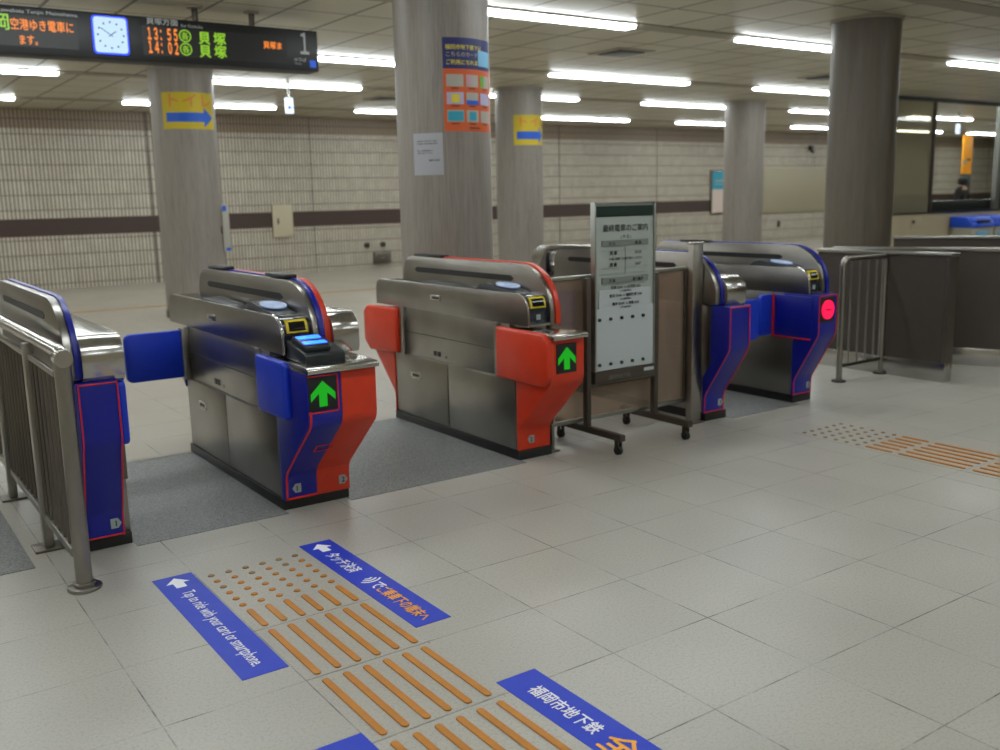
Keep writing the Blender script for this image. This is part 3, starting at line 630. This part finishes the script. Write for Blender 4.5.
K.part('red_lamp', MB().cyl((5.678, 4.163, .687), (5.678, 4.156, .687), .066, 36), REDL, parent=d); K.part('stop_bar', MB().box(5.648, 5.708, 4.1535, 4.157, .680, .694), mat('lamp_mark', (160, 10, 40), .5, emit=(150, 0, 40), es=.5), parent=d)
K.part('sensor_cap', MB().box(5.735, 5.80, 5.35, 5.65, 1.118, 1.136), BLACK, bevel=.007)

# ------------------------------------------------------------------ railings, screen and posts
def bent(pts, r=.06, n=6):
    out = [Vector(pts[0])]
    for i in range(1, len(pts)-1):
        a, b, c = map(Vector, pts[i-1:i+2]); u = (a-b).normalized(); w_ = (c-b).normalized()
        for k in range(n+1):
            q = k/n; out.append((b+u*r)*(1-q)**2+b*2*q*(1-q)+(b+w_*r)*q*q)
    out.append(Vector(pts[-1])); return out
t = Kit('handrail', 'tubular steel railing at the left edge, in front of the leftmost blue gate', 'railing', (.69, 4.7, 0))
t.part('top_rail', MB().tube(bent([(.70, 3.93, .90), (.70, 3.93, .955), (.66, 6.9, .955)], .03), .027, 16), CHROME)
t.part('post', MB().cyl((.70, 3.945, .0), (.70, 3.93, .94), .032, 20), STEEL)
t.part('elbow', MB().cyl((.70, 3.895, .935), (.70, 3.96, .935), .034, 20), CHROME)
t.part('post', MB().box(.655, .695, 4.51, 4.57, 0, .93), STEEL, bevel=.004); t.part('post', MB().box(.65, .69, 5.44, 5.5, 0, .93), STEEL, bevel=.004); t.part('post', MB().box(.64, .68, 6.6, 6.66, 0, .93), STEEL, bevel=.004)
t.part('foot_flange', MB().cyl((.70, 3.945, 0), (.70, 3.945, .014), .065, 28).cyl((.70, 3.945, .013), (.70, 3.945, .03), .042, 24), STEEL, bevel=.003)
for yy in (4.54, 5.47): t.part('foot_flange', MB().box(.61, .74, yy-.06, yy+.06, 0, .012), DSTEEL, bevel=.003)
t.part('bottom_rail', MB().box(.665, .69, 3.96, 6.7, .135, .17), STEEL, bevel=.003); t.part('middle_rail', MB().box(.668, .688, 3.96, 6.7, .86, .885), STEEL, bevel=.003)
for i in range(28):
    yy = 4.03+.094*i
    t.part('baluster', MB().cyl((.68, yy, .165), (.68, yy, .865), .0085, 8), DSTEEL)
t = Kit('tall_post', 'tall flat steel post standing just left of the narrow blue gate', 'post', (4.62, 4.46, 0))
t.part('column', MB().box(4.568, 4.66, 4.375, 4.425, 0, 1.18), STEEL, bevel=.004); t.part('foot_plate', MB().box(4.555, 4.675, 4.355, 4.445, 0, .012), DSTEEL, bevel=.002); t.part('cap', MB().box(4.562, 4.666, 4.369, 4.431, 1.18, 1.192), CHROME, bevel=.003)
t = Kit('screen_fence', 'low smoked acrylic screen between the red gate and tall steel post', 'screen', (4.0, 4.45, 0))
t.part('post', MB().box(3.425, 3.445, 4.40, 4.44, 0, .165), STEEL, bevel=.002); t.part('foot_plate', MB().box(3.41, 3.475, 4.385, 4.455, 0, .01), DSTEEL, bevel=.002)
t.part('bottom_rail', MB().box(3.445, 4.576, 4.435, 4.46, .14, .165), FRAME_L, bevel=.002); t.part('panel', MB().box(3.46, 4.556, 4.445, 4.45, .165, 1.015), SMOKE, smooth=False)
t.part('edge_post', MB().box(3.44, 3.462, 4.43, 4.465, .165, 1.02), FRAME_D, bevel=.002); t.part('edge_post', MB().box(4.554, 4.576, 4.43, 4.465, .165, 1.02), FRAME_D, bevel=.002)
t.part('top_rail', MB().box(3.44, 4.576, 4.43, 4.465, 1.015, 1.035), FRAME_L, bevel=.002)
t = Kit('handrail', 'short freestanding steel railing between the red lamp gate and the dark counter', 'railing', (6.8, 4.65, 0))
t.part('frame_tube', MB().tube(bent([(6.52, 4.65, 0), (6.52, 4.65, .975), (7.07, 4.65, .975), (7.07, 4.65, 0)], .06), .024, 16), STEEL)
t.part('bottom_rail', MB().cyl((6.52, 4.65, .125), (7.07, 4.65, .125), .014, 12), BROWNSTEEL)
for i in range(4): xx = 6.52+.11*(i+1); t.part('baluster', MB().cyl((xx, 4.65, .125), (xx, 4.65, .97), .0085, 10), STEEL)
for xx in (6.52, 7.07): t.part('foot_flange', MB().cyl((xx, 4.65, 0), (xx, 4.65, .012), .055, 24), BROWNSTEEL)

# ------------------------------------------------------------------ rolling notice board
t = Kit('notice_board', 'white rolling timetable board on casters with dark green header, beside the red gate', 'notice board', (3.98, 4.38, 0))
xl, xr = 3.738, 4.222
t.part('panel', MB().box(xl, xr, 4.375, 4.395, .37, 1.45), BOARD, bevel=.002)
for x in (xl-.004, xr-.008): t.part('side_frame', MB().box(x, x+.012, 4.365, 4.405, .37, 1.46), FRAME_L, bevel=.002)
t.part('top_frame', MB().box(xl, xr, 4.365, 4.405, 1.448, 1.46), FRAME_L)
t.part('header_band', MB().box(xl+.015, xr-.015, 4.37, 4.38, 1.375, 1.438), DGREEN)
t.part('lower_sheet', MB().box(xl+.005, xr-.012, 4.366, 4.376, .455, .83), BOARD2); t.part('lower_sheet', MB().box(xl+.03, xr-.03, 4.368, 4.3745, .83, .94), BOARD2)
t.part('bottom_band', MB().box(xl-.005, xr+.005, 4.362, 4.4, .375, .45), FRAME_D, bevel=.002)
t.part('lettering', MB().add([(xl+.10+a, 4.3605, .395+b) for a, b, c in text('福岡市地下鉄', .03).v], text('福岡市地下鉄', .03).f), mat('faint_letters', (110, 108, 100), .5))
t.part('white_label', MB().box(xr-.09, xr-.01, 4.359, 4.364, .415, .435), BOARD2)
def onb(s, x, z, size, bold=.01, m=INK, sx=1, al='CENTER'):
    q = text(s, size, bold, al, sx); t.part('lettering', MB().add([(x+a, 4.3655-c, z+b) for a, b, c in q.v], q.f), m)
xm = (xl+xr)/2
onb('最終電車のご案内', xm, 1.29, .046, .006); onb('( 平 日 )', xm, 1.245, .024)
for zz in (1.205, .985): t.part('table_band', MB().box(xl+.055, xr-.055, 4.367, 4.374, zz-.005, zz+.03), GREYB)
for zz, a, b in ((1.203, '行 先', '時 刻'), (.983, '方 面', '乗り継ぎ')): onb(a, xm-.11, zz+.004, .022, .02); onb(b, xm+.1, zz+.004, .022, .02)
for zz, a, b in ((1.15, '貝 塚', '23:59'), (1.08, '西 新', '0:07')): onb(a, xm-.1, zz, .026, .03); onb(b, xm+.1, zz, .024)
onb('中洲川端駅でお乗り換えください', xm, 1.118, .018)
for i, (a, b) in enumerate((('空港 23:41', '天神南'), ('姪浜 23:45', '福岡空港'), ('橋本 23:49', '西新'))):
    zz = .945-.05*i; onb(a+' → '+b+' 0:0%d' % (3+i), xm, zz, .022, .015); onb('( 行き最終電車 )', xm, zz-.02, .013)
ln = MB()
for zz in (1.172, 1.068, 1.035, .97, .92, .87): ln.box(xl+.055, xr-.055, 4.3695, 4.373, zz, zz+.0008)
ln.box(xm, xm+.0006, 4.3695, 4.373, 1.035, 1.2); t.part('table_lines', ln, mat('thin_grey', (135, 140, 136), .5))
for zz in (.765, .49):
    for xx in (3.747, 3.836, 3.925, 4.014, 4.103): t.part('magnet', MB().cyl((xx+.02, 4.3665, zz), (xx+.02, 4.357, zz), .0105, 16), INK)
for x, yc in ((3.675, 4.385), (4.232, 4.385)):
    t.part('upright', MB().box(x, x+.032, 4.37, 4.41, .11, 1.02), FRAME_D, bevel=.002)
    t.part('foot', MB().box(x-.003, x+.035, 4.07, 4.69, .085, .125), FRAME_D, bevel=.003)
    for yy in (4.11, 4.65):
        c = t.part('caster', MB().cyl((x+.004, yy, .027), (x+.028, yy, .027), .027, 20), RUB)
        t.part('fork', MB().box(x-.002, x+.002, yy-.014, yy+.014, .025, .088).box(x+.030, x+.034, yy-.014, yy+.014, .025, .088).box(x-.002, x+.034, yy-.014, yy+.014, .078, .088), BROWNSTEEL, parent=c)
t.part('lower_bar', MB().box(3.70, 4.235, 4.385, 4.4, .355, .375), FRAME_D)

# ------------------------------------------------------------------ floor stickers and tactile paving
def onfloor(mb, x, y, z=.0025):          # reading direction -Y, letter tops towards +X
    return MB().add([(x+b, y-a, z+c) for a, b, c in mb.v], mb.f)
def arrow_up(x, y, s=1.0):
    v = [(x, y+.062*s), (x-.05*s, y), (x-.022*s, y), (x-.022*s, y-.055*s), (x+.022*s, y-.055*s), (x+.022*s, y), (x+.05*s, y)]
    return MB().add([(a, b, .0026) for a, b in v], [tuple(range(7))])
def sticker(lab, x0, x1, y0, y1):
    t = Kit('floor_sticker', lab, 'floor sticker', ((x0+x1)/2, (y0+y1)/2, 0)); t.part('sheet', MB().box(x0, x1, y0, y1, 0, .0015), STICK); return t
t = sticker('long blue floor sticker with white English text, left of the tactile bars', .935, 1.093, 2.824, 3.848)
t.part('arrow', arrow_up(1.014, 3.76, .95), WHITE)
q = text('Tap to ride with your card or smartphone.', .0715, .008); wd = max(a for a, b, c in q.v)
t.part('lettering', onfloor(MB().add([(a*.765/wd, b, c) for a, b, c in q.v], q.f), .995, 3.655), WHITE)
t = sticker('blue floor sticker with arrow, wave mark and white and orange Japanese text', 1.572, 1.72, 2.82, 3.85)
t.part('arrow', arrow_up(1.646, 3.765, .9), WHITE)
def fit(s, size, bold, u0, u1, x, y, m):
    q = text(s, size, bold); a0 = min(a for a, b, c in q.v); wd = max(a for a, b, c in q.v)-a0
    t.part('lettering', onfloor(MB().add([((a-a0)*(u1-u0)/wd+u0, b, c) for a, b, c in q.v], q.f), x, y), m)
fit('タッチ決済', .07, .02, 0, .25, 1.617, 3.675, WHITE)
wv = MB()
for r_ in (.016, .034, .052):
    n = 12; pts = [(rr_*math.cos(a), rr_*math.sin(a)) for rr_ in (r_, r_+.009) for a in [math.radians(-50+100*j/n) for j in range(n+1)]]
    wv.add([(a+.31, b+.029, 0) for a, b in pts], [(j, j+1, n+1+j+1, n+1+j) for j in range(n)])
t.part('wave_mark', onfloor(wv, 1.617, 3.655), WHITE)
fit('で', .075, .015, .385, .44, 1.617, 3.655, WHITE); fit('ご乗車下の端末へ', .066, .025, .445, .80, 1.617, 3.655, ORTX)
t = sticker('blue floor sticker cut by the bottom edge, right of the orange bars', 1.574, 1.724, 1.2, 2.322)
fit('福岡市地下鉄', .062, .02, 0, .315, 1.622, 2.225, WHITE); fit('全線で', .11, .02, .35, .72, 1.60, 2.225, ORTX)
t = sticker('blue floor sticker mostly cut off at the bottom edge, left of the tactile bars', .94, 1.10, 1.2, 2.318)
t.part('lettering', onfloor(text('You can use it on all lines.', .07, .01), .985, 2.1), WHITE)
def bars(lab, x0, x1, y0, y1, grp):
    t = Kit('tactile_bar_tile', lab, 'tactile paving', ((x0+x1)/2, (y0+y1)/2, 0), grp); n = 6; w_ = (x1-x0)/n
    t.part('tile', MB().box(x0-.012, x1+.012, y0-.012, y1+.012, 0, .0012), TILE, smooth=False)
    for i in range(n):
        xc = x0+w_*(i+.5); hw = .0125; 
        pr = [(xc+hw*math.cos(math.radians(a)), y0+.012+hw*math.sin(math.radians(a))) for a in range(180, 361, 30)]+[(xc+hw*math.cos(math.radians(a)), y1-.012+hw*math.sin(math.radians(a))) for a in range(0, 181, 30)]
        t.part('raised_bar', MB().prism_z(pr, .001, .006), ORANGE, bevel=.0015, seg=1)
def dots(lab, x0, x1, y0, y1, worn, grp):
    t = Kit('tactile_dot_tile', lab, 'tactile paving', ((x0+x1)/2, (y0+y1)/2, 0), grp); n = 6
    t.part('tile', MB().box(x0-.01, x1+.01, y0-.01, y1+.01, 0, .0012), TILE, smooth=False)
    for j in range(n):
        for i in range(n):
            x = x0+(x1-x0)*(i+.5)/n; y = y0+(y1-y0)*(j+.5)/n
            t.part('stud', MB().cyl((x, y, .001), (x, y, .006), .0145, 14, .0115), WORN if worn(i, j) else ORANGE)
G = 'tactile bar tiles of the near guide strip'
XA, XB = 1.112, 1.547
dots('near tactile tile with round studs between the two blue stickers', XA-.002, XB+.002, 3.355, 3.79, lambda i, j: j == 5 or (j == 4 and i in (4, 2)) or (j == 3 and i == 0), 'tactile dot tiles')
bars('near tactile tile of six very short orange bars just below the studs', XA, XB, 3.16, 3.335, G)
bars('near tactile tile of long orange bars beside the lower end of the English sticker', XA, XB, 2.712, 3.12, G)
bars('near tactile tile of long orange bars above the cut off blue stickers', XA, XB, 2.264, 2.67, G)
bars('near tactile tile of long orange bars cut by the bottom edge of the picture', XA, XB, 1.81, 2.22, G)
bars('tactile tile of long orange bars wholly nearest to the viewer', XA, XB, 1.36, 1.77, G)
G = 'tactile bar tiles of the distant guide strip'
XA, XB = 4.90, 5.345
dots('distant tactile tile with round worn studs in front of the red lamp gate', XA, XB, 3.33, 3.79, lambda i, j: True, 'tactile dot tiles')
bars('distant tactile tile of short orange bars next to the worn studs', XA, XB, 3.14, 3.315, G)
bars('distant tactile tile of long orange bars, middle one of the right hand strip', XA, XB, 2.70, 3.10, G)
bars('distant tactile tile of long orange bars at the right edge of the picture', XA, XB, 2.25, 2.66, G)

# ------------------------------------------------------------------ counters at the right
def counter(lab, p, q, th, h, sk=.15):
    p = Vector((*p, 0)); q = Vector((*q, 0)); d = (q-p).normalized(); n = Vector((-d.y, d.x, 0))
    t = Kit('counter_wall', lab, 'counter', tuple((p+q)/2))
    def slab(a0, a1, w0, w1, z0, z1):
        a = p+d*a0; b = p+d*((q-p).length+a1)
        return MB().prism_z([tuple((a+n*w0)[:2]), tuple((b+n*w0)[:2]), tuple((b+n*w1)[:2]), tuple((a+n*w1)[:2])], z0, z1)
    t.part('panel', slab(0, -.03, -th/2, th/2, sk, h-.03), CNTR)
    t.part('skirting', slab(0, 0, -th/2-.004, th/2+.004, 0, sk), CHROME, bevel=.003)
    t.part('cap', slab(-.01, .012, -th/2-.014, th/2+.014, h-.03, h), STEEL, bevel=.005)
    t.part('end_post', MB().prism_z([tuple((q-d*.03+n*s)[:2]) for s in (-th/2-.003, th/2+.003)]+[tuple((q+n*s)[:2]) for s in (th/2+.003, -th/2-.003)], sk, h-.03), DSTEEL)
counter('dark brown counter wall whose steel end stands beside the short railing', (7.12, 5.3), (7.12, 4.09), .10, 1.01)
counter('dark brown counter wall cut by the right edge, behind the first counter end', (7.5, 5.45), (8.32, 3.7), .10, 1.0)
counter('low dark counter further back at the right with a glinting steel top', (9.05, 5.85), (9.8, 4.0), .16, 1.03)

# ------------------------------------------------------------------ glazed office front
YP = 11.15
struct('wall_office', MB().box(16.2, 36, YP, YP+.15, 0, 1.0), CREAM, smooth=False)
struct('trim_20', MB().box(16.2, 36, YP-.03, YP+.18, 1.0, 1.03), DK, smooth=False)
struct('trim_21', MB().box(16.2, 36, YP+.02, YP+.12, HC-.07, HC), DK, smooth=False)
struct('trim_22', MB().box(18.4, 18.47, YP+.02, YP+.12, 1.03, HC-.07), FRAME_D, smooth=False)
struct('trim_23', MB().box(20.88, 21.05, YP+.02, YP+.12, 1.03, HC-.07), FRAME_L, smooth=False)
struct('window_1', MB().box(16.2, 18.4, YP+.06, YP+.07, 1.03, HC-.07), GLS2, smooth=False)
struct('window_2', MB().box(18.47, 20.88, YP+.06, YP+.07, 1.03, HC-.07), GLS, smooth=False)
struct('window_3', MB().box(21.05, 36, YP+.06, YP+.07, 1.03, HC-.07), GLS, smooth=False)
solo('window_ledge', MB().box(16.2, 36, YP+.16, YP+.5, 1.0, 1.24), DK, 'long black ledge behind the office glass above the cream wall', 'ledge', (22, YP+.3, 1.0), bevel=.01)
t = Kit('wall_switch', 'small plate with a dark knob on the cream office wall left of the blue bins', 'switch', (17.8, YP, .8))
t.part('plate', MB().box(17.72, 18.1, YP-.012, YP, .72, .94), CREAM, bevel=.004); t.part('knob', MB().cyl((17.8, YP-.012, .85), (17.8, YP-.03, .85), .035, 16), DARKP)
for i, (xx, l) in enumerate(((19.1, 'left'), (19.98, 'right'))):
    t = Kit('recycling_bin', 'cream recycling bin with blue lid against the office wall, the %s one' % l, 'bin', (xx+.4, 10.85, 0), 'recycling bins')
    t.part('body', MB().box(xx, xx+.82, 10.65, 11.1, 0, .72), BINC, bevel=.015)
    t.part('lid', MB().prism_x([(10.62, .70), (10.65, .80), (10.75, .90), (11.12, .92), (11.12, .70)], xx-.02, xx+.84), BINB, bevel=.012)
    t.part('slot', MB().box(xx+.18, xx+.62, 10.615, 10.66, .79, .84), INK)
    t.part('label_plate', MB().box(xx+.15, xx+.6, 10.64, 10.652, .5, .62), PSKY)
t = Kit('banner_column', 'tall orange and black sign column behind the office glass', 'sign', (24.8, 14.2, 0))
t.part('orange_panel', MB().box(24.72, 25.15, 14.15, 14.2, 1.85, 2.84), BANO, bevel=.01); t.part('black_panel', MB().box(24.72, 25.15, 14.15, 14.2, 0, 1.85), BLACK, bevel=.01)
t.part('white_mark', MB().box(24.74, 24.86, 14.13, 14.15, 2.1, 2.22), PWH); t.part('pictogram', MB().box(24.9, 25.05, 14.13, 14.15, 2.2, 2.24), INK)

# person standing behind the glass
def person(x, y, h, lab):
    t = thing('person', lab, 'person', (x, y, 0)); s = h/1.7
    J = [(0, 0, .92), (0, 0, 1.10), (0, .01, 1.30), (0, .01, 1.42), (0, 0, 1.50), (0, -.01, 1.60),
         (.09, 0, .88), (.10, -.01, .48), (.10, .02, .08), (.10, -.12, .035), (-.09, 0, .88), (-.10, .02, .48), (-.10, .05, .08), (-.10, -.09, .035),
         (.17, .01, 1.38), (.23, .02, 1.12), (.21, -.07, .90), (.20, -.10, .82), (-.17, .01, 1.38), (-.23, .02, 1.12), (-.21, -.07, .90), (-.20, -.10, .82)]
    E = [(0, 1), (1, 2), (2, 3), (3, 4), (4, 5), (0, 6), (6, 7), (7, 8), (8, 9), (0, 10), (10, 11), (11, 12), (12, 13), (3, 14), (14, 15), (15, 16), (16, 17), (3, 18), (18, 19), (19, 20), (20, 21)]
    Rr = [.14, .135, .15, .12, .055, .09, .095, .06, .045, .035, .095, .06, .045, .035, .07, .05, .035, .03, .07, .05, .035, .03]
    def skin(name, idx, edges, m, grow=0):
        me = bpy.data.meshes.new(name); mp = {k: i for i, k in enumerate(idx)}
        me.from_pydata([tuple(c*s for c in J[k]) for k in idx], [(mp[a], mp[b]) for a, b in edges], [])
        o = bpy.data.objects.new(name, me); COL.objects.link(o); o.parent = t; me.materials.append(m)
        md = o.modifiers.new('skin', 'SKIN'); md.use_smooth_shade = True
        for i, k_ in enumerate(idx): v = me.skin_vertices[0].data[i]; v.radius = (Rr[k_]*s+grow, Rr[k_]*s*.8+grow); v.use_root = (i == 0)
        sd = o.modifiers.new('sub', 'SUBSURF'); sd.levels = 1; sd.render_levels = 2; return o
    skin('body', list(range(22)), E, SKIN)
    ci = [0, 1, 2, 3, 4, 14, 15, 16, 18, 19, 20, 6, 7, 10, 11]
    skin('coat', ci, [e for e in E if e[0] in ci and e[1] in ci], COAT, .022)
    li = [7, 8, 9]; 
    hb = MB(); n = 16
    v = [];  rings = 9
    for i in range(rings):
        a = math.pi*i/(rings-1)*.93
        for j in range(n):
            b = 2*math.pi*j/n; v.append((x+.108*s*math.sin(a)*math.cos(b), y+.02+.12*s*math.sin(a)*math.sin(b), 1.60*s+.115*s*math.cos(a)))
    hb.add(v, [(i*n+j, i*n+(j+1) % n, (i+1)*n+(j+1) % n, (i+1)*n+j) for i in range(rings-1) for j in range(n)])
    build('hair', hb, HAIR, t, (x, y, 0))
    for sxn in (-1, 1): build('shoe', MB().box(x+sxn*.10*s-.045, x+sxn*.10*s+.045, y-.17, y+.08, 0, .08), BLACK, t, (x, y, 0), bevel=.02)
    mb = MB().box(x-.012, x+.012, y-.115*s, y-.08, 1.585*s, 1.62*s); build('nose', mb, SKIN, t, (x, y, 0), bevel=.004)
    return t
person(23.25, 13.3, 1.76, 'dark haired person in a dark coat standing behind the office glass').rotation_euler.z = math.pi
